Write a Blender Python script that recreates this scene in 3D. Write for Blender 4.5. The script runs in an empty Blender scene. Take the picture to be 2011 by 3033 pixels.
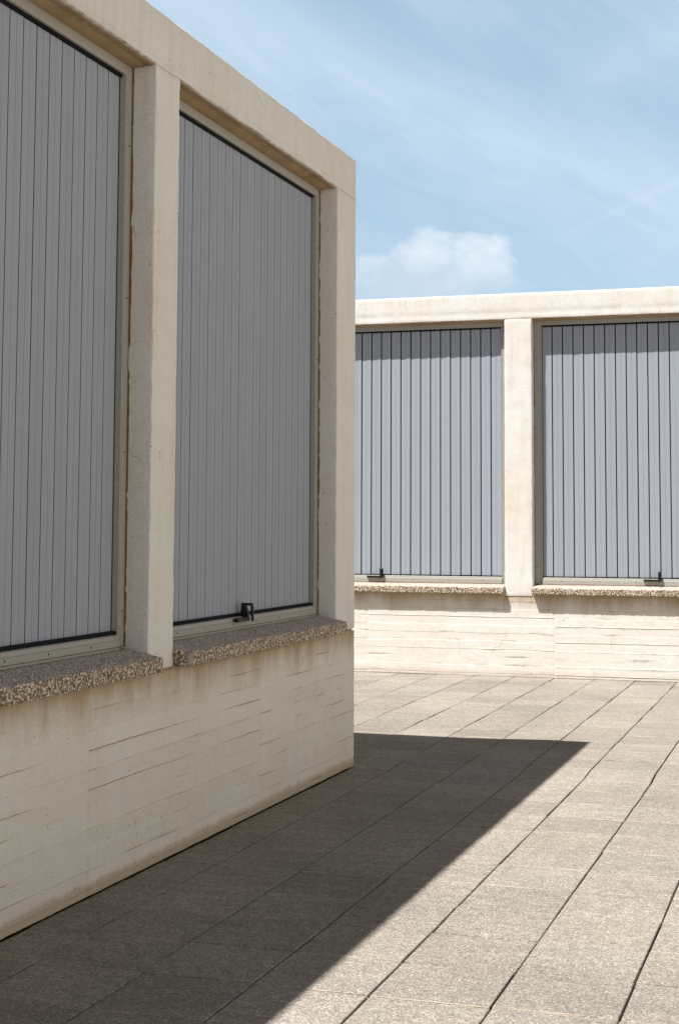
import bpy, math, random
from mathutils import Vector, noise
random.seed(7)
S = bpy.context.scene
COL = S.collection
W_, H_ = 678, 1024

# ------------------------------------------------------------------ helpers
def tag(o, label=None, cat=None, kind=None, group=None):
    if label: o['label'] = label
    if cat: o['category'] = cat
    if kind: o['kind'] = kind
    if group: o['group'] = group
    return o

def N3(x, y, z, s=1.0):
    return noise.noise(Vector((x*s, y*s, z*s)))

class MB:
    """collects faces in local wall coordinates (u along the wall, w outward, z up)"""
    def __init__(self, fr):
        self.v = []; self.f = []; self.fr = fr; self.dirt = {}; self.mi = {}
    def add(self, vs, fs):
        n = len(self.v)
        self.v += [tuple(p) for p in vs]
        self.f += [tuple(i+n for i in f) for f in fs]
    def box(self, u0, u1, w0, w1, z0, z1):
        self.prism([(u0, w0), (u1, w0), (u1, w1), (u0, w1)], z0, z1)
    def prism(self, pts, z0, z1):
        n = len(pts)
        vs = [(u, w, z0) for u, w in pts] + [(u, w, z1) for u, w in pts]
        fs = [tuple(range(n))[::-1], tuple(range(n, 2*n))]
        for i in range(n):
            j = (i+1) % n
            fs.append((i, j, j+n, i+n))
        self.add(vs, fs)
    def uprism(self, pts, u0, u1):
        """profile in (w, z) swept along u"""
        n = len(pts)
        vs = [(u0, w, z) for w, z in pts] + [(u1, w, z) for w, z in pts]
        fs = [tuple(range(n)), tuple(range(n, 2*n))[::-1]]
        for i in range(n):
            j = (i+1) % n
            fs.append((i, i+n, j+n, j))
        self.add(vs, fs)
    def wprism(self, pts, w0, w1):
        """profile in (u, z) swept along w"""
        n = len(pts)
        vs = [(u, w0, z) for u, z in pts] + [(u, w1, z) for u, z in pts]
        fs = [tuple(range(n))[::-1], tuple(range(n, 2*n))]
        for i in range(n):
            j = (i+1) % n
            fs.append((i, j, j+n, i+n))
        self.add(vs, fs)
    def lattice(self, us, ws, zs, disp, r=0.006, flat=()):
        """closed box surface over coordinate lists, rounded edges, displaced by disp(u,w,z,n)->offset vector"""
        L = [us, ws, zs]; idx = {}
        nu, nw, nz = len(us)-1, len(ws)-1, len(zs)-1
        u0, u1, w0, w1, z0, z1 = us[0], us[-1], ws[0], ws[-1], zs[0], zs[-1]
        vs = []; fs = []
        def vid(i, j, k):
            key = (i, j, k)
            if key in idx: return idx[key]
            p = [us[i], ws[j], zs[k]]
            q = [min(max(p[0], u0+r), u1-r), min(max(p[1], w0+r), w1-r), min(max(p[2], z0+r), z1-r)]
            d = [p[a]-q[a] for a in range(3)]
            l = math.sqrt(sum(x*x for x in d))
            if l > r: p = [q[a]+d[a]/l*r for a in range(3)]
            nn = [x/max(l, 1e-9) for x in d] if l > 1e-7 else [0, 0, 0]
            o = disp(us[i], ws[j], zs[k], nn, (i in (0, nu))+(j in (0, nw))+(k in (0, nz)))
            idx[key] = len(vs)
            if len(o) > 3 and o[3] > 0: self.dirt[len(self.v)+len(vs)] = o[3]
            vs.append((p[0]+o[0], p[1]+o[1], p[2]+o[2]))
            return idx[key]
        for j in (0, nw):
            for i in range(nu):
                for k in range(nz):
                    f = (vid(i, j, k), vid(i+1, j, k), vid(i+1, j, k+1), vid(i, j, k+1))
                    fs.append(f if j == 0 else f[::-1])
        for i in (0, nu):
            for j in range(nw):
                for k in range(nz):
                    f = (vid(i, j, k), vid(i, j, k+1), vid(i, j+1, k+1), vid(i, j+1, k))
                    fs.append(f if i == 0 else f[::-1])
        for k in (0, nz):
            for i in range(nu):
                for j in range(nw):
                    f = (vid(i, j, k), vid(i, j+1, k), vid(i+1, j+1, k), vid(i+1, j, k))
                    fs.append(f if k == 0 else f[::-1])
        self.add(vs, fs)
    def build(self, name, mat, parent=None, smooth=False):
        me = bpy.data.meshes.new(name)
        me.from_pydata([self.fr(*p) for p in self.v], [], self.f)
        for mt in (mat if isinstance(mat, (list, tuple)) else [mat]): me.materials.append(mt)
        for k_, v_ in self.mi.items(): me.polygons[k_].material_index = v_
        if self.dirt:
            at = me.attributes.new('dirt', 'FLOAT', 'POINT')
            for k_, v_ in self.dirt.items(): at.data[k_].value = v_
        o = bpy.data.objects.new(name, me)
        COL.objects.link(o)
        import bmesh
        bm = bmesh.new(); bm.from_mesh(me)
        bmesh.ops.recalc_face_normals(bm, faces=bm.faces)
        bm.to_mesh(me); bm.free()
        if smooth:
            me.polygons.foreach_set('use_smooth', [True]*len(me.polygons))
        if parent:
            o.parent = parent
            o.matrix_parent_inverse = parent.matrix_world.inverted()
        return o

def lin(a, b, step):
    n = max(1, int(round(abs(b-a)/step)))
    return [a+(b-a)*i/n for i in range(n+1)]
def edged(a, b, step, r=0.006):
    return [a, a+r*0.45, a+r] + lin(a+r, b-r, step)[1:-1] + [b-r, b-r*0.45, b]

# ------------------------------------------------------------------ materials
def mat(name):
    m = bpy.data.materials.new(name); m.use_nodes = True
    nt = m.node_tree; nt.nodes.clear()
    out = nt.nodes.new('ShaderNodeOutputMaterial')
    b = nt.nodes.new('ShaderNodeBsdfPrincipled')
    nt.links.new(b.outputs[0], out.inputs[0])
    return m, nt, b
def nd(nt, t, **kw):
    n = nt.nodes.new(t)
    for k, v in kw.items():
        if k in n.inputs.keys() if isinstance(k, str) else False: n.inputs[k].default_value = v
        else: setattr(n, k, v)
    return n
def pos(nt):
    return nt.nodes.new('ShaderNodeNewGeometry').outputs['Position']
def mapping(nt, vec, scale):
    m = nt.nodes.new('ShaderNodeMapping'); m.inputs['Scale'].default_value = scale
    nt.links.new(vec, m.inputs['Vector']); return m.outputs[0]
def noi(nt, vec, scale, detail=4, rough=0.6, dist=0.0):
    n = nt.nodes.new('ShaderNodeTexNoise')
    n.inputs['Scale'].default_value = scale; n.inputs['Detail'].default_value = detail
    n.inputs['Roughness'].default_value = rough; n.inputs['Distortion'].default_value = dist
    nt.links.new(vec, n.inputs['Vector']); return n.outputs['Fac']
def ramp(nt, fac, stops, interp='LINEAR'):
    r = nt.nodes.new('ShaderNodeValToRGB'); cr = r.color_ramp; cr.interpolation = interp
    while len(cr.elements) < len(stops): cr.elements.new(0.5)
    for e, (p, c) in zip(cr.elements, stops):
        e.position = p; e.color = (c, c, c, 1) if isinstance(c, (int, float)) else (*c, 1)
    nt.links.new(fac, r.inputs[0]); return r.outputs[0]
def mix(nt, fac, a, b, mode='MIX'):
    m = nt.nodes.new('ShaderNodeMix'); m.data_type = 'RGBA'; m.blend_type = mode
    for q_, sock, val in ((0, m.inputs[0], fac), (1, m.inputs[6], a), (1, m.inputs[7], b)):
        if isinstance(val, (int, float)): sock.default_value = (val, val, val, 1) if q_ else val
        elif isinstance(val, tuple): sock.default_value = (*val, 1)
        else: nt.links.new(val, sock)
    return m.outputs[2]
def mth(nt, op, a, b=0.0, c=None, clamp=False):
    m = nt.nodes.new('ShaderNodeMath'); m.operation = op; m.use_clamp = clamp
    for s, v in zip(m.inputs, (a, b, c)):
        if v is None: continue
        if isinstance(v, (int, float)): s.default_value = v
        else: nt.links.new(v, s)
    return m.outputs[0]
def bump(nt, b, h, dist, strength=1.0, prev=None):
    n = nt.nodes.new('ShaderNodeBump'); n.inputs['Distance'].default_value = dist
    n.inputs['Strength'].default_value = strength
    nt.links.new(h, n.inputs['Height'])
    if prev is not None: nt.links.new(prev, n.inputs['Normal'])
    nt.links.new(n.outputs[0], b.inputs['Normal']); return n.outputs[0]
def sep(nt, v):
    s = nt.nodes.new('ShaderNodeSeparateXYZ'); nt.links.new(v, s.inputs[0]); return s.outputs

WHITE = (0.765, 0.75, 0.72)
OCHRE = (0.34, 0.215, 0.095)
RUST = (0.20, 0.11, 0.05)

def concrete(name, base=None, under_z=None, stain=0.22, foot=False, linedirt=0.7, foot_amt=0.75):
    """white painted concrete; under_z = level below which run-off stains hang, foot = splash stains at the ground"""
    m, nt, b = mat(name)
    P = pos(nt); xyz = sep(nt, P)
    big = noi(nt, P, 1.3, 5, 0.6)
    mid = noi(nt, P, 9, 5, 0.65)
    fine = noi(nt, P, 160, 3, 0.7)
    grit = noi(nt, P, 420, 2, 0.8)
    streak = noi(nt, mapping(nt, P, (9, 9, 0.9)), 1.6, 4, 0.6)
    c = mix(nt, ramp(nt, big, [(0.38, 0.0), (0.68, 1.0)]), base or WHITE, tuple(x*y for x, y in zip(base or WHITE, (0.97, 0.93, 0.88))))
    c = mix(nt, mth(nt, 'MULTIPLY', ramp(nt, streak, [(0.5, 0.0), (0.72, 1.0)]), 0.15 if base else 0.5), c, (0.66, 0.57, 0.44))
    c = mix(nt, mth(nt, 'MULTIPLY', ramp(nt, mid, [(0.5, 0.0), (0.75, 1.0)]), 0.35), c, (0.66, 0.59, 0.48))
    c = mix(nt, 1.0, c, ramp(nt, fine, [(0.3, 0.80), (0.7, 1.12)]), 'MULTIPLY')
    c = mix(nt, 1.0, c, ramp(nt, grit, [(0.3, 0.86), (0.7, 1.10)]), 'MULTIPLY')
    # pin holes and specks of dirt
    vo = nt.nodes.new('ShaderNodeTexVoronoi'); vo.inputs['Scale'].default_value = 15
    nt.links.new(P, vo.inputs['Vector'])
    hole = ramp(nt, vo.outputs['Distance'], [(0.05, 1.0), (0.075, 0.0)])
    pick = ramp(nt, sep(nt, vo.outputs['Color'])[0], [(0.66, 0.0), (0.68, 1.0)])
    hole = mth(nt, 'MULTIPLY', hole, pick)
    c = mix(nt, mth(nt, 'MULTIPLY', hole, 0.75), c, (0.22, 0.15, 0.09))
    # hairline cracks that come and go
    cv = nt.nodes.new('ShaderNodeTexVoronoi'); cv.feature = 'DISTANCE_TO_EDGE'; cv.inputs['Scale'].default_value = 1.3
    wn = nt.nodes.new('ShaderNodeVectorMath'); wn.operation = 'MULTIPLY_ADD'
    tn = nt.nodes.new('ShaderNodeTexNoise'); tn.inputs['Scale'].default_value = 6; tn.inputs['Detail'].default_value = 5
    nt.links.new(P, tn.inputs['Vector']); nt.links.new(tn.outputs['Color'], wn.inputs[0])
    wn.inputs[1].default_value = (0.22, 0.22, 0.22); nt.links.new(P, wn.inputs[2]); nt.links.new(wn.outputs[0], cv.inputs['Vector'])
    crack = mth(nt, 'MULTIPLY', ramp(nt, cv.outputs['Distance'], [(0.0015, 1.0), (0.0045, 0.0)]), ramp(nt, noi(nt, P, 2.1, 3, 0.6), [(0.56, 0.0), (0.62, 0.5)]))
    c = mix(nt, crack, c, (0.33, 0.24, 0.15))
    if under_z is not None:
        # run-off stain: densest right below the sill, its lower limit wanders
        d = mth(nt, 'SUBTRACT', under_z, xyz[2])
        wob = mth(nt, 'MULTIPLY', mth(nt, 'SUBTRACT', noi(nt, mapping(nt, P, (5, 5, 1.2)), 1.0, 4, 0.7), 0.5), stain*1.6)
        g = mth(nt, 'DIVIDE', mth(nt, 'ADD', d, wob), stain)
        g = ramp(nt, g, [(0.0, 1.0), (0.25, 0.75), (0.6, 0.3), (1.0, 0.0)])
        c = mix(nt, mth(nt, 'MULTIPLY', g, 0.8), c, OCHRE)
    if foot:
        wob = mth(nt, 'MULTIPLY', mth(nt, 'SUBTRACT', noi(nt, mapping(nt, P, (6, 6, 3)), 1.0, 5, 0.75), 0.5), 0.06)
        g = ramp(nt, mth(nt, 'DIVIDE', mth(nt, 'ADD', xyz[2], wob), 0.075), [(0.15, 1.0), (0.65, 0.75), (0.85, 0.12), (1.0, 0.0)])
        c = mix(nt, mth(nt, 'MULTIPLY', g, foot_amt), c, OCHRE)
    # board joints hold dirt in broken lines
    dn = nt.nodes.new('ShaderNodeAttribute'); dn.attribute_name = 'dirt'; dn.attribute_type = 'GEOMETRY'
    c = mix(nt, mth(nt, 'MULTIPLY', dn.outputs['Fac'], linedirt, None, True), c, (0.24, 0.145, 0.07))
    h = mth(nt, 'ADD', mth(nt, 'MULTIPLY', mid, 0.5), mth(nt, 'ADD', mth(nt, 'MULTIPLY', fine, 0.35), mth(nt, 'MULTIPLY', grit, 0.25)))
    h = mth(nt, 'SUBTRACT', h, mth(nt, 'MULTIPLY', hole, 1.0))
    bump(nt, b, h, 0.004, 0.7)
    nt.links.new(c, b.inputs['Base Color'])
    b.inputs['Roughness'].default_value = 0.9
    b.inputs['Specular IOR Level'].default_value = 0.2
    return m

def simple(name, col, rough=0.6, var=0.1, spec=0.3, scale=60):
    m, nt, b = mat(name)
    P = pos(nt)
    c = mix(nt, 1.0, col, ramp(nt, noi(nt, P, scale, 4, 0.7), [(0.3, 1-var), (0.7, 1+var)]), 'MULTIPLY')
    nt.links.new(c, b.inputs['Base Color'])
    b.inputs['Roughness'].default_value = rough
    b.inputs['Specular IOR Level'].default_value = spec
    return m

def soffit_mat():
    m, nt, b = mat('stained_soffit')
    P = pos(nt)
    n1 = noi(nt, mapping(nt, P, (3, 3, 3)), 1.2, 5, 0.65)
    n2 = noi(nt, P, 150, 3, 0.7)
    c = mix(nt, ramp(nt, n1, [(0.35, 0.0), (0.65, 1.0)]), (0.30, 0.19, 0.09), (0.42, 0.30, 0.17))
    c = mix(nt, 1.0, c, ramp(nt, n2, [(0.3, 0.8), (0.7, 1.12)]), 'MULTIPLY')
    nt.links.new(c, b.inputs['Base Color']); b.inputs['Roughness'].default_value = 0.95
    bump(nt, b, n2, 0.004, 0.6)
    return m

def aggregate():
    m, nt, b = mat('exposed_aggregate')
    P = pos(nt)
    vo = nt.nodes.new('ShaderNodeTexVoronoi'); vo.inputs['Scale'].default_value = 92
    vo.inputs['Randomness'].default_value = 1.0
    nt.links.new(P, vo.inputs['Vector'])
    rnd = sep(nt, vo.outputs['Color'])
    peb = ramp(nt, rnd[0], [(0.0, (0.28, 0.20, 0.13)), (0.25, (0.50, 0.39, 0.27)), (0.5, (0.66, 0.56, 0.43)), (0.8, (0.76, 0.68, 0.56)), (1.0, (0.84, 0.80, 0.72))])
    edge = ramp(nt, vo.outputs['Distance'], [(0.36, 0.0), (0.66, 1.0)])
    c = mix(nt, edge, peb, (0.16, 0.11, 0.07))
    n1 = noi(nt, P, 9, 4, 0.6)
    smooth = ramp(nt, n1, [(0.60, 0.0), (0.68, 1.0)])
    c = mix(nt, mth(nt, 'MULTIPLY', smooth, 0.7), c, (0.50, 0.44, 0.36))
    # the upper face is mixed towards a pale grey
    nrm = sep(nt, nt.nodes.new('ShaderNodeNewGeometry').outputs['Normal'])
    top = ramp(nt, nrm[2], [(0.6, 0.0), (0.85, 1.0)])
    c = mix(nt, mth(nt, 'MULTIPLY', top, 0.28), c, (0.66, 0.62, 0.60))
    nt.links.new(c, b.inputs['Base Color'])
    hh = mth(nt, 'SUBTRACT', 1.0, vo.outputs['Distance'])
    bump(nt, b, hh, 0.008, mth and 0.8)
    b.inputs['Roughness'].default_value = 0.85
    b.inputs['Specular IOR Level'].default_value = 0.2
    return m

def paver():
    m, nt, b = mat('washed_concrete_paver')
    P = pos(nt)
    at = nt.nodes.new('ShaderNodeAttribute'); at.attribute_name = 'tone'; at.attribute_type = 'GEOMETRY'
    vo = nt.nodes.new('ShaderNodeTexVoronoi'); vo.inputs['Scale'].default_value = 175
    nt.links.new(P, vo.inputs['Vector'])
    r = sep(nt, vo.outputs['Color'])[0]
    peb = ramp(nt, r, [(0.0, (0.13, 0.105, 0.08)), (0.3, (0.275, 0.245, 0.20)), (0.7, (0.36, 0.33, 0.28)), (0.9, (0.45, 0.415, 0.36)), (1.0, (0.62, 0.585, 0.53))])
    c = mix(nt, ramp(nt, vo.outputs['Distance'], [(0.35, 0.0), (0.7, 0.8)]), peb, (0.23, 0.205, 0.17))
    big = noi(nt, P, 1.1, 5, 0.62)
    band = noi(nt, mapping(nt, P, (1.2, 7, 1)), 2.2, 4, 0.6)
    mid = noi(nt, P, 22, 4, 0.7)
    c = mix(nt, 1.0, c, ramp(nt, big, [(0.3, 0.85), (0.7, 1.12)]), 'MULTIPLY')
    c = mix(nt, 1.0, c, ramp(nt, band, [(0.3, 0.90), (0.7, 1.10)]), 'MULTIPLY')
    c = mix(nt, 1.0, c, ramp(nt, mid, [(0.3, 0.85), (0.7, 1.12)]), 'MULTIPLY')
    c = mix(nt, 1.0, c, at.outputs['Color'], 'MULTIPLY')
    # pale cement worn along the arrises
    tt = nt.nodes.new('ShaderNodeAttribute'); tt.attribute_name = 'rim'; tt.attribute_type = 'GEOMETRY'
    rim = mth(nt, 'MULTIPLY', tt.outputs['Fac'], ramp(nt, noi(nt, P, 6, 4, 0.6), [(0.35, 0.0), (0.6, 0.7)]))
    c = mix(nt, rim, c, (0.50, 0.43, 0.34))
    nt.links.new(c, b.inputs['Base Color'])
    hh = mth(nt, 'ADD', mth(nt, 'SUBTRACT', 1.0, vo.outputs['Distance']), mid)
    bump(nt, b, hh, 0.003, 0.7)
    b.inputs['Roughness'].default_value = 0.85
    b.inputs['Specular IOR Level'].default_value = 0.25
    return m

def slat_mat():
    m, nt, b = mat('grey_painted_slat')
    P = pos(nt)
    at = nt.nodes.new('ShaderNodeAttribute'); at.attribute_name = 'tone'; at.attribute_type = 'GEOMETRY'
    n1 = noi(nt, mapping(nt, P, (40, 40, 1.5)), 1.0, 3, 0.6)
    n2 = noi(nt, P, 300, 2, 0.7)
    c = mix(nt, 1.0, (0.318, 0.347, 0.394), ramp(nt, n1, [(0.3, 0.975), (0.7, 1.025)]), 'MULTIPLY')
    c = mix(nt, 1.0, c, ramp(nt, n2, [(0.3, 0.88), (0.7, 1.12)]), 'MULTIPLY')
    c = mix(nt, 1.0, c, at.outputs['Color'], 'MULTIPLY')
    nt.links.new(c, b.inputs['Base Color'])
    b.inputs['Roughness'].default_value = 0.75
    b.inputs['Specular IOR Level'].default_value = 0.07
    return m

M = {}
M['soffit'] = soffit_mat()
M['agg'] = aggregate()
M['paver'] = paver()
M['slat'] = slat_mat()
M['frame'] = simple('dusty_grey_aluminium', (0.35, 0.34, 0.30), 0.55, 0.12)
M['black'] = simple('black_rubber_and_gaps', (0.012, 0.012, 0.014), 0.8, 0.2, 0.08)
M['handle'] = simple('black_enamel', (0.014, 0.013, 0.013), 0.5, 0.2, 0.3)
M['dark'] = simple('unlit_interior', (0.02, 0.015, 0.012), 0.9, 0.1)
M['sealant'] = simple('rust_brown_sealant', RUST, 0.9, 0.35, 0.2, 25)
M['roof'] = simple('roof_gravel', (0.38, 0.35, 0.31), 0.9, 0.2)
M['bed'] = simple('joint_soil', (0.045, 0.024, 0.014), 0.95, 0.3, 0.1)
M['ground'] = simple('weathered_screed', (0.30, 0.27, 0.23), 0.95, 0.15)

# ------------------------------------------------------------------ building
def rough_disp(seed, amp=0.0016, chip=0.005, facefn=None):
    def f(u, w, z, nn, nedge):
        a = amp*N3(u*7+seed, w*7, z*7) + amp*0.7*N3(u*30, w*30+seed, z*30)
        ox = nn[0]*a; oy = nn[1]*a; oz = nn[2]*a
        if nedge >= 2:
            n = N3(u*13+seed, w*13, z*13) + 0.7*N3(u*41, w*41+seed, z*41)
            c = chip*max(0.0, n-0.05)
            ox -= nn[0]*c; oy -= nn[1]*c; oz -= nn[2]*c
        dt = 0.0
        if facefn:
            q = facefn(u, w, z)
            if isinstance(q, tuple): oy += q[0]; dt = q[1]
            else: oy += q
            if len(q) > 2 if isinstance(q, tuple) else False: oz += q[2]
        return ox, oy, oz, dt
    return f

BOARD = 0.08
def relief(seed, u_j, zlo, zhi, strength):
    def rnd(*a):
        return random.Random(repr((seed,)+a)).random()
    def f(u, z):
        k = math.floor((u-u_j)/1.94)
        fr = (u-u_j)/1.94-k
        zz = z
        b = math.floor((zz-zlo)/BOARD); t = (zz-zlo)/BOARD-b
        off = (rnd(k, b)-0.5)*0.005
        # lip of mortar squeezed out between two boards, broken along its length
        d = min(t, 1-t)*BOARD
        bj = b if t < 0.5 else b-1
        s = rnd(k, bj, 'g')
        lip = max(0.0, N3(u*3.4+bj*7.3+seed, k*3.1, bj*1.7)*1.7+s-0.42)
        rag = 0.6+0.9*abs(N3(u*26, bj*3.3, seed))
        g = 0.0
        dt = 0.0
        if d < 0.0044:
            g = strength*lip*rag*(0.0030 if s > 0.55 else -0.0060)*(1-d/0.0044)
            dt = min(1.0, (2.6 if s <= 0.55 else 1.2)*lip*rag*max(0.0, 1-d/0.003))
        dt = max(dt, 0.08*rnd(k, b, 'tone')*max(0.0, 0.6+N3(u*1.2, b*1.9, seed)))
        # vertical joint of the formwork panel
        e = min(fr, 1-fr)*1.94
        v = -0.003*(1-e/0.01) if e < 0.01 else 0.0
        if e < 0.01: dt = max(dt, 0.13*(1-e/0.012))
        wob = 0.0045*N3(u*1.7, seed, z*3) + 0.0012*N3(u*11, seed, z*5) + 0.0013*N3(u*34, seed, z*9)
        return off*strength + g + v, dt, wob*min(1.0, z/0.03)
    return f

def rgh(a, b, coarse, fine, lo, hi):
    """coordinate list from a to b: fine steps between lo and hi, coarse outside"""
    out = [a]
    while out[-1] < b-1e-6:
        x = out[-1]; st = fine if lo <= x < hi else coarse
        out.append(min(b, x+st))
    return out

def make_building(name, label, fr, openings, uL, uR, P):
    """P: dict of levels. Everything is built in wall coordinates and mapped by fr."""
    root = bpy.data.objects.new(name, None); COL.objects.link(root)
    root.location = fr((uL+uR)/2, -3.0, 0)
    bpy.context.view_layer.update()
    tag(root, label, 'building')
    H, HL, HJ, HSt, HSb, seed = P['H'], P['HL'], P['HJ'], P['HS'], P['HSb'], P['seed']
    lo, hi = P['fine']
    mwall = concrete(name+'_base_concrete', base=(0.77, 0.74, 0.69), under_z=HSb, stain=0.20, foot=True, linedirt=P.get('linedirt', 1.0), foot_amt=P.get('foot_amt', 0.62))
    mcon = concrete(name+'_frame_concrete')
    # --- base wall with board marks
    rf = relief(seed, P['panel'], 0.03, HJ, P['relief'])
    zs = [0.0, 0.003, 0.006]
    z = 0.03
    while z < HJ-0.02:
        zs += [q for q in (z-0.0045, z-0.0021, z, z+0.0021, z+0.0045, z+0.022, z+0.040, z+0.058) if q < HJ-0.012]
        z += BOARD
    zs = sorted(set(round(q, 5) for q in zs if q > 0.007 or q in (0.0, 0.003, 0.006)))
    zs = [q for q in zs if q < HJ-0.009] + [HJ-0.008, HJ-0.003, HJ, HJ+0.002, HSb-0.004, HSb+0.001, HSb+0.004]
    us = rgh(uL+0.006, uR-0.006, 0.12, 0.012, lo, hi)
    us = sorted(set([uL, uL+0.003]+us+[uR-0.003, uR]+[x for o in openings for e in o for x in (e-0.001, e+0.001)]))
    def on_pillar(u): return not any(a_+0.0005 < u < b_-0.0005 for a_, b_ in openings)
    def face(u, w, z):
        if w > -0.001:
            if z > HJ+0.0005: return -0.016 if on_pillar(u) else 0.0
            return 0.0 if (u < uL+0.01 or u > uR-0.01) else (rf(u, z) if z < HJ-0.02 and z > 0.004 else 0.0)
        return 0.0
    m = MB(fr)
    m.lattice(us, [-0.30, -0.15, 0.0], zs, rough_disp(seed, 0.0016, 0.004, face), 0.006)
    m.build('base_wall', mwall, root, True)
    # --- pillars
    edges = [uL]+[e for o in openings for e in o]+[uR]
    for i in range(0, len(edges), 2):
        a, b = edges[i], edges[i+1]
        near = a < hi and b > lo
        st = 0.03 if near else 0.15
        m = MB(fr)
        m.lattice(edged(a, b, 0.03), edged(-0.30, 0.0, 0.05), edged(HJ+0.012, HL, st), rough_disp(seed+i*3.3+1, 0.0026, 0.012), 0.007)
        p = m.build('pillar', mcon, root, True)
    # --- lintel beam
    us = rgh(uL+0.006, uR-0.006, 0.12, 0.016, lo, hi+0.3)
    us = [uL, uL+0.003]+us+[uR-0.003, uR]
    zb = HL+0.0015
    m = MB(fr)
    def ff(u, w, z):
        if w > -0.001 and HL+0.045 < z < HL+0.085: return -0.0012
        return 0.0
    rd = rough_disp(seed+50, 0.0022, 0.009, ff)
    def rd2(u, w, z, nn, ne):
        o = list(rd(u, w, z, nn, ne))
        if ne >= 2 and abs(nn[2]) > 0.3:     # ragged arris
            q = N3(u*9+seed, 3.3, w*4)+0.8*N3(u*33, seed, w*4)
            o[2] -= math.copysign(0.010*max(0, q-0.2), nn[2])
        if w > -0.012 and z < zb+0.004 and not on_pillar(u):
            o[3] = min(1.0, max(0.0, 0.45+1.5*N3(u*3.1, seed, 2.0)+0.8*N3(u*23, seed, 7.0)))
        elif w > -0.001 and z < zb+0.035:
            o[3] = 0.30*max(0.0, N3(u*4.1, seed, z*20)+0.1)
        return o
    m.lattice(us, edged(-0.30, 0.0, 0.03), [zb, zb+0.003, zb+0.007, zb+0.03, zb+0.048, zb+0.06, zb+0.082, zb+0.09, zb+0.13, zb+0.17, H-0.04, H-0.007, H-0.003, H], rd2, 0.007)
    m.build('lintel_beam', mcon, root, True)
    # --- plaster of the soffit inside each opening: inner strip is lower than the outer one, a drip groove between
    for (a, b) in openings:
        m = MB(fr)
        uu = rgh(a+0.002, b-0.002, 0.3, 0.05, lo, hi)
        prof = [(-0.016, HL-0.0005), (-0.030, HL-0.003), (-0.040, HL-0.002), (-0.046, HL+0.001), (-0.056, HL-0.001), (-0.062, HL-0.007), (-0.118, HL-0.010)]
        vs = []; fs = []
        for i, u in enumerate(uu):
            for j, (w, z) in enumerate(prof):
                vs.append((u, w, z+0.0012*N3(u*9, w*40, seed)))
                if i and j:
                    n = len(prof); k = i*n+j
                    fs.append((k-n-1, k-1, k, k-n))
            
        m.add(vs, fs)
        # upper side so that the strip has a thickness
        m.box(a+0.002, b-0.002, -0.118, -0.016, HL+0.0005, HL+0.0012)
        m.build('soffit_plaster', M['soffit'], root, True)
    # --- roof, end walls, back wall
    m = MB(fr); m.box(uL+0.05, uR-0.06, -6.0, -0.302, H-0.30, H-0.03); m.build('roof', M['roof'], root)
    m = MB(fr)
    sk = P['skew']
    m.prism([(uR-0.002, -0.302), (uR-0.25, -0.302), (uR-0.25-sk*6, -6.2), (uR-sk*6.2, -6.2)], 0.0, H-0.001)
    m.build('end_wall', mcon, root)
    m = MB(fr); m.box(uL, uL+0.25, -6.2, -0.302, 0, H-0.001); m.build('end_wall', mcon, root)
    m = MB(fr); m.box(uL+0.252, uR-0.27-sk*6, -6.2, -6.0, 0, H-0.002); m.build('back_wall', mcon, root)
    # --- sills and shutters
    for n, (a, b) in enumerate(openings):
        near = a < hi and b > lo
        # sill
        m = MB(fr)
        rs = random.Random(seed*100+n)
        us = rgh(a+0.008, b-0.008, 0.06, 0.010 if near else 0.06, lo, hi)
        us = [a+0.001, a+0.004]+us+[b-0.004, b-0.001]
        sl = P['sill_slope']; s = 0.078
        ws = [-0.13, -0.08, -0.03, 0.0, 0.03, s-0.02, s-0.009, s-0.004, s]
        zz = [HSb, HSb+0.004, HSb+0.009]+lin(HSb+0.009, HSt-0.009, 0.010)[1:-1]+[HSt-0.009, HSt-0.004, HSt]
        chips = [(rs.uniform(a, b), rs.uniform(0.01, 0.03)) for _ in range(6)]
        broken = P.get('broken') == n
        def sd(u, w, z, nn, ne, a=a, broken=broken):
            am = 0.0022*N3(u*90+n*9, w*90, z*90)+0.0022*N3(u*38, w*38+seed, z*38)
            if w < 0: am *= 0.15
            o = [nn[0]*am*0.4, (nn[1]*am if nn[1] > 0.2 else 0), (nn[2]*am if nn[2] > 0.2 or w > 0.01 else 0)]
            t = (z-HSb)/(HSt-HSb)
            o[2] += t*sl*(s-w)/(s+0.13)                 # top falls outwards
            if ne >= 2 and w > s-0.02:
                c = max(0, N3(u*17+n, z*3, seed)+0.6*N3(u*60, z, seed)-0.2)*0.008
                o[1] -= c
                o[2] -= c*0.7*(1 if t > 0.5 else -1)
            if broken and u < a+0.10 and w > s-0.035:    # knocked-off corner, patched with cement
                k = (1-(u-a)/0.10)
                o[1] -= 0.020*k*(1 if w > s-0.01 else 0.5)
                o[2] -= 0.010*k*t
            return o
        m.lattice(us, ws, zz, sd, 0.009)
        sill = m.build('window_sill', M['agg'], root, True)
        if broken:
            m = MB(fr)
            m.lattice(lin(a+0.012, a+0.075, 0.008), lin(s-0.03, s-0.004, 0.008), lin(HSb+0.003, HSt-0.004, 0.008),
                      lambda u, w, z, nn, ne: (0.003*N3(u*70, w*70, z*70), 0.004*N3(u*60+4, w*60, z*60), 0.003*N3(u*50, w*60, z*70)), 0.010)
            m.build('cement_patch', M['ground'], sill, True)
        # shutter: a mesh of blades, with frame, seals, handle below it
        zb = P['blade_bottom']; zt = HL-0.062
        fw = P.get('fw', 0.072)
        A, B = a+P.get('fwl', fw), b-fw
        nb = int(round((B-A)/0.1085)); pitch = (B-A)/nb
        tilt = P['tilt'][n % len(P['tilt'])]
        m = MB(fr); tones = []
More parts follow.
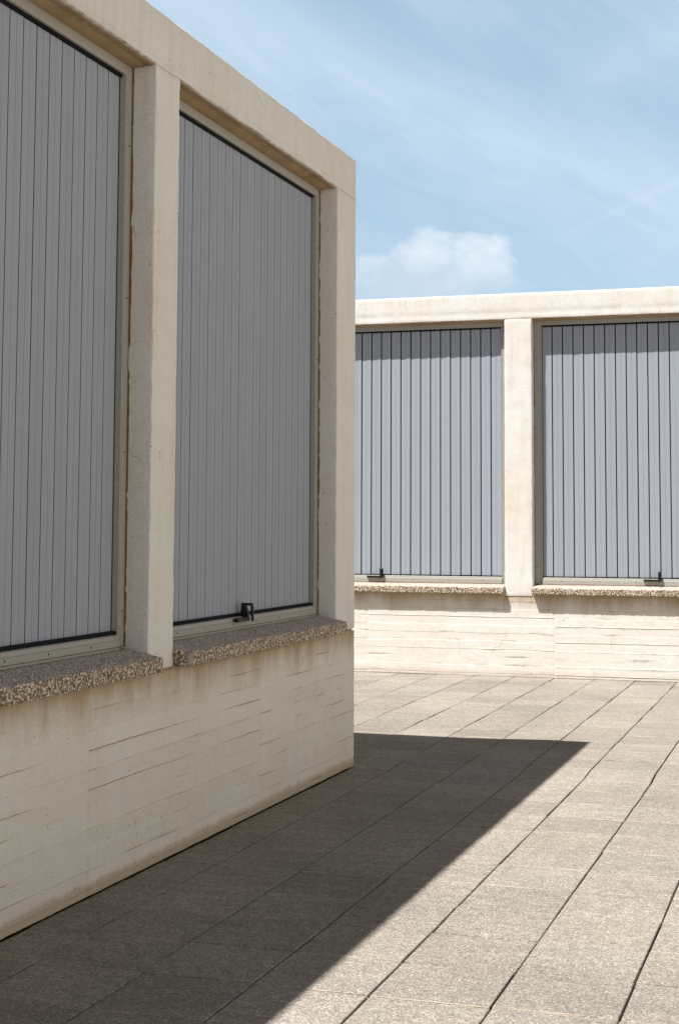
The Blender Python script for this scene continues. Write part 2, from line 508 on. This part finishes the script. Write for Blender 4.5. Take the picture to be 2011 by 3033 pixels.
        for k in range(nb):
            u0 = A+k*pitch+0.0005; u1 = u0+pitch-(P['gap'] if k < nb-1 else 0.003)
            jt = P.get('jit', 1.0); t0 = -0.148+jt*rs.uniform(-0.0007, 0.0007); td = tilt+jt*rs.uniform(-0.0012, 0.0012)
            zj = rs.uniform(-0.002, 0.002)
            L = u1-u0
            def q(x, dw):   # point on the blade profile
                return (u0+x, t0+td*(x/L)+dw)
            pts = [q(0, -0.012), q(0, -0.001), q(0.0012, 0), q(L*0.5-0.0022, 0), q(L*0.5-0.0008, -0.0022), q(L*0.5+0.0008, -0.0022), q(L*0.5+0.0022, 0),
                   q(L-0.0012, 0), q(L, -0.001), q(L, -0.012)]
            pts = [(x, w) for x, w in pts]
            nf = len(m.f)
            m.prism(pts, zb+zj, zt+0.012)
            m.mi[nf+2+len(pts)-1] = 1; m.mi[nf+2+len(pts)-2] = 1      # blade edges coloured black so the gaps read dark
            m.mi[nf+2] = 1
            tones += [1+rs.uniform(-0.022, 0.022)]*(len(m.f)-nf)
        sh = m.build('louvre_shutter', [M['slat'], M['black']], root)
        # blade tone as a face colour (paint batch differences)
        at = sh.data.attributes.new('tone', 'FLOAT_COLOR', 'CORNER')
        vals = []
        for p in sh.data.polygons:
            t = tones[p.index]; vals += [t, t, t*1.004, 1]*p.loop_total
        at.data.foreach_set('color', vals)
        m = MB(fr)
        m.box(A-0.02, B+0.02, -0.235, -0.225, zb-0.03, zt+0.03)  # dark sheet stands in for the unlit room behind the blade gaps
        m.build('dark_backing', M['dark'], sh)
        # frame: head, two jambs, bottom rail in two steps with a ledge
        m = MB(fr)
        bk = P['back_z']           # level where the sill meets the frame
        m.uprism([(-0.118, HL-0.008), (-0.118, zt+0.004), (-0.132, zt+0.004), (-0.132, zt+0.010), (-0.22, zt+0.010), (-0.22, HL-0.008)], a+0.001, b-0.001)
        for (x0, x1, si) in ((a+0.001, A, 1), (B, b-0.001, -1)):
            xi = x1 if si == 1 else x0; xo = x0 if si == 1 else x1
            m.prism([(xo, -0.1185), (xi-si*0.018, -0.1185), (xi-si*0.018, -0.1215), (xi-si*0.014, -0.1215), (xi-si*0.014, -0.1185), (xi-si*0.004, -0.1185), (xi-si*0.004, -0.136), (xi, -0.136), (xi, -0.22), (xo, -0.22)], bk-0.03, HL-0.0085)
        zr = zb-0.012
        m.uprism([(-0.22, bk-0.03), (-0.106, bk-0.03), (-0.106, zr-0.024), (-0.112, zr-0.020), (-0.114, zr-0.004), (-0.120, zr), (-0.165, zr+0.002), (-0.22, zr+0.002)], A-0.004, B+0.004)
        # drain holes and screw heads belong to the frame
        nf0 = len(m.f)
        x = a+0.28
        while x < b-0.1:
            m.wprism([(x+0.004*math.cos(t), zr-0.034+0.005*math.sin(t)) for t in [i*math.pi/4 for i in range(8)]], -0.1065, -0.1045)
            x += 0.36+rs.uniform(-0.02, 0.02)
        for zz_ in (zb+0.09, zb+0.8, zb+1.5, zb+2.2):
            for x in (a+0.025, b-0.025):
                m.wprism([(x+0.0035*math.cos(t), zz_+0.0045*math.sin(t)) for t in [i*math.pi/4 for i in range(8)]], -0.119, -0.1165)
        for k_ in range(nf0, len(m.f)): m.mi[k_] = 1
        m.build('shutter_frame', [M['frame'], M['dark']], sh)
        # seals: black gasket round the blades, also painting the dark gaps; thick at head, toothed below
        m = MB(fr)
        m.box(A, B, -0.165, -0.1345, zt-P['head_seal'], zt+0.0095)
        m.box(A, A+0.004, -0.165, -0.1450, zb-0.004, zt-P['head_seal'])
        m.box(B-0.003, B, -0.165, -0.1450, zb-0.004, zt-P['head_seal'])
        for k in range(nb):
            u0 = A+k*pitch; t0 = -0.140
            d = P['foot_seal']; t0 = P.get('foot_w', -0.140)
            m.prism([(u0, -0.16), (u0, t0-0.0), (u0+pitch-0.001, t0+0.016), (u0+pitch-0.001, -0.16)], zb-0.0095, zb-0.0095+d)
        m.build('gasket', M['black'], sh)
        # sealant between jambs / sill and frame, of uneven width
        m = MB(fr)
        for side in (0, 1):
            x = a if side == 0 else b; sg = 1 if side == 0 else -1
            zz2 = lin(bk, HL-0.01, 0.03 if near else 0.2)
            vs = []; fs = []
            for i, z in enumerate(zz2):
                wd = 0.006+0.006*max(0, N3(x*3, z*2.3, seed))+0.003*N3(x, z*19, seed)
                if N3(x*5+2, z*0.9, seed) > 0.15: wd += 0.006*max(0, N3(x, z*6, seed)+0.3)
                vs += [(x+sg*0.0004, -0.116+wd*0.9, z), (x+sg*0.0012, -0.1165, z), (x+sg*wd*0.8, -0.1175, z)]
                if i:
                    k = i*3
                    fs += [(k-3, k-2, k+1, k), (k-2, k-1, k+2, k+1)]
            m.add(vs, fs)
        vs = []; fs = []
        uu = rgh(a, b, 0.2, 0.03, lo, hi)
        for i, u in enumerate(uu):
            wd = 0.003+0.004*max(0, N3(u*3, 5, seed))
            vs += [(u, -0.105+wd, bk+0.0005), (u, -0.1045, bk+wd), ]
            if i: k = i*2; fs.append((k-2, k-1, k+1, k))
        m.add(vs, fs)
        vs = []; fs = []
        for i, u in enumerate(uu):
            wd = 0.004+0.003*max(0, N3(u*2, 9, seed))
            vs += [(u, -0.1176, HL-0.0075-wd), (u, -0.1168, HL-0.0095)]
            if i: k = i*2; fs.append((k-2, k-1, k+1, k))
        m.add(vs, fs)
        m.build('sealant', M['sealant'], sh)
        # handle: base block on the rail, lever standing on it with a prong hanging down in front
        hu = a+P['handle'][n % len(P['handle'])]
        m = MB(fr)
        zc = zr-0.014
        m.prism([(hu-0.155, -0.104), (hu+0.018, -0.104), (hu+0.018, -0.090), (hu+0.012, -0.080), (hu-0.148, -0.080), (hu-0.155, -0.086)], zc-0.010, zc+0.010)
        hw = 0.0105
        def bar(pts, x0, x1):
            m.uprism(pts, x0, x1)
        bar([(-0.128, zc+0.012), (-0.085, zc+0.004), (-0.084, zc+0.030), (-0.104, zc+0.084), (-0.122, zc+0.086)], hu-hw*1.3, hu+hw*1.3)
        bar([(-0.104, zc+0.084), (-0.104, zc+0.073), (-0.062, zc+0.071), (-0.060, zc+0.081), (-0.064, zc+0.085)], hu-hw, hu+hw)
        bar([(-0.070, zc+0.0705), (-0.066, zc-0.006), (-0.060, zc-0.014), (-0.056, zc-0.006), (-0.058, zc+0.0705)], hu-hw*0.8, hu+hw*0.8)
        m.build('handle', M['handle'], sh)
    return root

Y1, Y2, Y3 = -3.046, -2.777, -0.383
DF = 5.892
near_open = []
b_ = Y3
for k in range(4):
    near_open.append((b_-2.394, b_)); b_ -= 2.663
near_open = near_open[::-1]
make_building('shaded_pavilion',
              'white concrete pavilion in shade at the left, its corner casting the dark shadow',
              lambda u, w, z: (w, u, z), near_open, near_open[0][0]-0.27, 0.0,
              dict(H=3.8746, HL=3.614, HJ=0.846, HS=0.924, HSb=0.858, seed=3, fine=(-4.7, 0.0), panel=-1.652, relief=1.0,
                   skew=0.1157, sill_slope=0.040, back_z=0.968, blade_bottom=1.034, tilt=[0.0008], jit=0.45,
                   gap=0.0068, head_seal=0.009, foot_seal=0.015, foot_w=-0.138, handle=[1.16], broken=3))
far_open = [(-0.2656-2.39+k*2.6706, -0.2656+k*2.6706) for k in range(-1, 3)]
make_building('sunlit_pavilion',
              'sunlit white concrete pavilion across the back of the terrace with pale blue shutters',
              lambda u, w, z: (u, DF-w, z), far_open, far_open[0][0]-0.38, far_open[-1][1]+0.38,
              dict(H=3.882, HL=3.615, HJ=0.792, HS=0.893, HSb=0.826, seed=11, fine=(-2.0, 1.7), fw=0.060, fwl=0.082, panel=0.228, relief=0.75, linedirt=0.5, foot_amt=0.25,
                   skew=0.0, sill_slope=0.030, back_z=0.925, blade_bottom=1.004, tilt=[0.004, 0.0055, 0.0022, 0.004],
                   gap=0.0105, head_seal=0.012, foot_seal=0.006, handle=[1.06, 1.06, 1.245, 1.245]))

# ------------------------------------------------------------------ ground
ident = lambda x, y, z: (x, y, z)
m = MB(ident); m.add([(-1500, -1500, -0.06), (1500, -1500, -0.06), (1500, 1500, -0.06), (-1500, 1500, -0.06)], [(0, 1, 2, 3)])
tag(m.build('ground', M['ground']), kind='structure')
X0, TY, TW = 0.2598, -4.4632, 0.4
ni0, ni1, nj0, nj1 = -18, 34, -28, 27
m = MB(ident)
m.add([(X0+ni0*TW, TY+nj0*TW, -0.012), (X0+ni1*TW, TY+nj0*TW, -0.012), (X0+ni1*TW, TY+nj1*TW, -0.012), (X0+ni0*TW, TY+nj1*TW, -0.012)], [(0, 1, 2, 3)])
tag(m.build('paving_bed', M['bed']), kind='structure')
rs = random.Random(21)
vs = []; fs = []; tone = []; rim = []
for i in range(ni0, ni1):
    for j in range(nj0, nj1):
        y0 = TY+j*TW; y1 = y0+TW
        if i < -1 and y1 < 0.05 and y0 < -0.01: continue
        def xl(ii, y): return X0+ii*TW-0.0035*(y-TY)*(1 if y > 0 else 0.2)
        gx = 0.0022+0.0007*abs(rs.gauss(0, 1)) if i != 99 else 0
        gx2 = 0.0022+0.0007*abs(rs.gauss(0, 1))
        gy = 0.0020+0.0008*abs(rs.gauss(0, 1))
        if rs.random() < 0.25: gy += 0.0012
        zz = rs.gauss(0, 0.0009)
        ax, ay = rs.gauss(0, 0.0007), rs.gauss(0, 0.0007)
        jx, jy = rs.gauss(0, 0.0007), rs.gauss(0, 0.0012)
        xa0, xa1 = xl(i, y0)+gx+jx, xl(i, y1)+gx+jx
        xb0, xb1 = xl(i+1, y0)-gx2+jx, xl(i+1, y1)-gx2+jx
        ya, yb = y0+gy+jy, y1-gy+jy
        if i == -1 and y1 < 0.05:      # cut along the wall, an open joint is left
            xa0 = 0.009+0.002*rs.random(); xa1 = 0.009+0.002*rs.random()
        n = len(vs); c = 0.0025; r2 = 0.010
        cor = [(xa0, ya, 1, 1), (xb0, ya, -1, 1), (xb1, yb, -1, -1), (xa1, yb, 1, -1)]
        def zt(ix): return zz+ax*(1 if ix in (1, 2) else -1)+ay*(1 if ix >= 2 else -1)
        ch = [abs(rs.gauss(0, 0.0015)) for _ in range(4)]
        if rs.random() < 0.10: ch[rs.randrange(4)] += rs.uniform(0.003, 0.009)
        for d, zf in ((0, -0.0119), (0, -0.0022), (c, 0.0), (r2, 0.0)):
            for q, (x, y, sx, sy) in enumerate(cor):
                k = ch[q] if zf > -0.01 else 0
                vs.append((x+sx*(d+k), y+sy*(d*0.6+k*0.7), -0.0119 if zf < -0.01 else zt(q)+zf))
        for L in range(3):
            for q in range(4):
                p = (q+1) % 4
                fs.append((n+L*4+q, n+L*4+p, n+L*4+4+p, n+L*4+4+q))
        fs.append((n+12, n+13, n+14, n+15))
        t = 1+rs.gauss(0, 0.055)
        tone += [(t, t*(1+rs.gauss(0, 0.006)), t*(1+rs.gauss(0, 0.012)))]*13
        rim += ([0.9, 0, 0.9, 0]*3 if rs.random() < 0.75 else [0]*12)+[0]
m = MB(ident); m.add(vs, fs)
pv = m.build('terrace_paving', M['paver'])
tag(pv, kind='structure')
at = pv.data.attributes.new('tone', 'FLOAT_COLOR', 'CORNER')
vals = []
for p in pv.data.polygons: vals += [*tone[p.index], 1]*p.loop_total
at.data.foreach_set('color', vals)
at = pv.data.attributes.new('rim', 'FLOAT', 'FACE')
at.data.foreach_set('value', [float(x) for x in rim])

# ------------------------------------------------------------------ sky and sun
sd = Vector((1.26, 1.532, -3.8746)).normalized()
el = math.asin(-sd.z)
rot = math.atan2(-sd.x, -sd.y)
w = bpy.data.worlds.new('World'); S.world = w; w.use_nodes = True
nt = w.node_tree; nt.nodes.clear()
out = nt.nodes.new('ShaderNodeOutputWorld'); bg = nt.nodes.new('ShaderNodeBackground')
nt.links.new(bg.outputs[0], out.inputs[0]); bg.inputs[1].default_value = 0.05
sky = nt.nodes.new('ShaderNodeTexSky'); sky.sky_type = 'NISHITA'; sky.sun_disc = False
sky.sun_elevation = el; sky.sun_rotation = rot
sky.air_density = 1.0; sky.dust_density = 1.0; sky.ozone_density = 1.5
g = nt.nodes.new('ShaderNodeTexCoord').outputs['Generated']
X, Y, Z = sep(nt, g)
az = mth(nt, 'MULTIPLY', mth(nt, 'ARCTAN2', X, Y), 57.29578)      # degrees, clockwise from +Y
ev = mth(nt, 'MULTIPLY', mth(nt, 'ARCSINE', Z), 57.29578)
def comb(a, b, c=0.0):
    n = nt.nodes.new('ShaderNodeCombineXYZ')
    for s, v in zip(n.inputs, (a, b, c)):
        if isinstance(v, (int, float)): s.default_value = v
        else: nt.links.new(v, s)
    return n.outputs[0]
# high thin cirrus in sheets that run down to the right
a2 = mth(nt, 'ADD', mth(nt, 'MULTIPLY', az, 0.90), mth(nt, 'MULTIPLY', ev, -0.44))
e2 = mth(nt, 'ADD', mth(nt, 'MULTIPLY', az, 0.44), mth(nt, 'MULTIPLY', ev, 0.90))
n1 = noi(nt, comb(mth(nt, 'MULTIPLY', a2, 0.07), mth(nt, 'MULTIPLY', e2, 0.22), 3.7), 1.0, 5, 0.55, 0.6)
n2 = noi(nt, comb(mth(nt, 'MULTIPLY', a2, 0.25), mth(nt, 'MULTIPLY', e2, 0.9), 8.1), 1.0, 4, 0.6, 0.8)
cir = mth(nt, 'ADD', ramp(nt, n1, [(0.32, 0.25), (0.72, 0.8)]), mth(nt, 'MULTIPLY', mth(nt, 'SUBTRACT', n2, 0.5), 0.6), None, True)
# a broad band and an old contrail, laid out by direction
def band(a0, e0, slope, width, amt, lo_=-90, hi_=90, soft=4.0):
    d = mth(nt, 'SUBTRACT', mth(nt, 'SUBTRACT', ev, e0), mth(nt, 'MULTIPLY', mth(nt, 'SUBTRACT', az, a0), slope))
    d = mth(nt, 'ADD', d, mth(nt, 'MULTIPLY', mth(nt, 'SUBTRACT', n2, 0.5), width*1.6))
    gsn = mth(nt, 'POWER', 2.718, mth(nt, 'MULTIPLY', mth(nt, 'POWER', mth(nt, 'DIVIDE', mth(nt, 'ABSOLUTE', d), width), 2.0), -1.0))
    k = ramp(nt, mth(nt, 'DIVIDE', mth(nt, 'SUBTRACT', az, lo_), soft), [(0.0, 0.0), (1.0, 1.0)])
    return mth(nt, 'MULTIPLY', mth(nt, 'MULTIPLY', gsn, amt), k)
bands = mth(nt, 'ADD', band(-16.2, 16.3, -0.36, 1.9, 0.26), band(-8.2, 11.4, 0.46, 0.17, 0.10, -10.5, 90, 2.0))
bands = mth(nt, 'ADD', bands, band(-8, 16.8, 0.42, 0.9, 0.12, -10.5, 90, 3.0))
hi_ = ramp(nt, mth(nt, 'DIVIDE', ev, 90), [(0.30, 0.0), (0.45, 1.0)])
cir = mth(nt, 'MULTIPLY', mth(nt, 'ADD', mth(nt, 'MULTIPLY', cir, 0.55), bands, None, True), mth(nt, 'SUBTRACT', 1.0, mth(nt, 'MULTIPLY', hi_, 0.8)))
# veil near the horizon
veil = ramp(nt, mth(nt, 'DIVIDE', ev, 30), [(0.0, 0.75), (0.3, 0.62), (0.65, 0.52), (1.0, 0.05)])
# a small heap cloud behind the far roof
pn = noi(nt, comb(mth(nt, 'MULTIPLY', az, 0.42), mth(nt, 'MULTIPLY', ev, 0.62), 1.3), 1.0, 6, 0.58, 0.25)
def blob(a0, e0, ra, re):
    dx = mth(nt, 'DIVIDE', mth(nt, 'SUBTRACT', az, a0), ra); dy = mth(nt, 'DIVIDE', mth(nt, 'SUBTRACT', ev, e0), re)
    return mth(nt, 'SUBTRACT', 1.0, mth(nt, 'SQRT', mth(nt, 'ADD', mth(nt, 'MULTIPLY', dx, dx), mth(nt, 'MULTIPLY', dy, dy))))
bl = mth(nt, 'MAXIMUM', blob(-15.0, 9.7, 1.5, 1.75), mth(nt, 'MAXIMUM', blob(-12.7, 9.8, 1.4, 1.3), blob(-15.2, 8.9, 3.6, 1.5)))
dens = mth(nt, 'ADD', bl, mth(nt, 'MULTIPLY', mth(nt, 'SUBTRACT', pn, 0.5), 1.5))
cum = ramp(nt, dens, [(0.02, 0.0), (0.22, 0.55), (0.6, 1.0)])
low = ramp(nt, mth(nt, 'DIVIDE', mth(nt, 'SUBTRACT', ev, 8.2), 3.0), [(0.0, 0.45), (0.6, 1.0)])
cum = mth(nt, 'MULTIPLY', mth(nt, 'MULTIPLY', cum, low), 0.62)
shade = ramp(nt, mth(nt, 'ADD', mth(nt, 'MULTIPLY', pn, 0.8), mth(nt, 'MULTIPLY', mth(nt, 'SUBTRACT', ev, 9.0), 0.12)), [(0.35, (8.8, 9.8, 11.0)), (0.70, (13.2, 13.6, 14.0))])
SKYC = {}
# sky overhead, out of view, is dimmed and warmed to deepen and warm the shadows
c = mix(nt, hi_, sky.outputs[0], mix(nt, 1.0, sky.outputs[0], (0.38, 0.215, 0.115), 'MULTIPLY'))
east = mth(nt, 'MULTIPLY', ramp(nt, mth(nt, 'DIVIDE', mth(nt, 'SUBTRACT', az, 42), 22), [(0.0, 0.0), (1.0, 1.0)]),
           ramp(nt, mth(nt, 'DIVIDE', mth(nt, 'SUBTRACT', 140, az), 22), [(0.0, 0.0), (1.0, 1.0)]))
north = mth(nt, 'MULTIPLY', ramp(nt, mth(nt, 'DIVIDE', mth(nt, 'ADD', az, 75), 35), [(0.0, 0.0), (1.0, 1.0)]),
            ramp(nt, mth(nt, 'DIVIDE', mth(nt, 'SUBTRACT', 45, az), 30), [(0.0, 0.0), (1.0, 1.0)]))
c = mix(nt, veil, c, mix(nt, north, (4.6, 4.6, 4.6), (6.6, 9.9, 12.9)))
east_fill = mth(nt, 'MULTIPLY', east, ramp(nt, mth(nt, 'DIVIDE', ev, 30), [(0.0, 0.9), (0.7, 0.8), (1.0, 0.0)]))
c = mix(nt, east_fill, c, (27.0, 22.8, 18.0))       # unseen bright patch added low in the east to light the shaded wall
c = mix(nt, cir, c, (9.0, 10.6, 12.2))
c = mix(nt, cum, c, shade)
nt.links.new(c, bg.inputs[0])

sun = bpy.data.lights.new('sun', 'SUN'); so = bpy.data.objects.new('sun', sun); COL.objects.link(so)
sun.energy = 5.0; sun.angle = math.radians(0.53); sun.color = (1.0, 0.972, 0.945)
so.rotation_euler = sd.to_track_quat('-Z', 'Y').to_euler()

# ------------------------------------------------------------------ camera
yaw, pitch, roll, f_, ppx, ppy = 0.3043, 0.07789, 0.00372, 4504.59, 1056.62, 1204.52
fwd = Vector((-math.sin(yaw)*math.cos(pitch), math.cos(yaw)*math.cos(pitch), math.sin(pitch)))
right = Vector((math.cos(yaw), math.sin(yaw), 0))
up = right.cross(fwd)
right, up = right*math.cos(roll)+up*math.sin(roll), up*math.cos(roll)-right*math.sin(roll)
from mathutils import Matrix
cam = bpy.data.cameras.new('camera'); co = bpy.data.objects.new('camera', cam); COL.objects.link(co)
mm = Matrix((right, up, -fwd)).transposed().to_4x4()
mm.translation = Vector((2.92207, -9.27193, 1.51))
co.matrix_world = mm
cam.sensor_fit = 'HORIZONTAL'; cam.sensor_width = 36.0
cam.lens = f_*36/2011
cam.shift_x = (1005.5-ppx)/2011
cam.shift_y = (ppy-1516.5)/2011
cam.clip_start = 0.05; cam.clip_end = 5000
S.camera = co

S.render.engine = 'CYCLES'
S.render.resolution_x = W_; S.render.resolution_y = H_
S.view_settings.view_transform = 'Standard'; S.view_settings.look = 'None'
S.view_settings.exposure = 0.68; S.view_settings.gamma = 1.0
S.cycles.max_bounces = 10; S.cycles.diffuse_bounces = 6
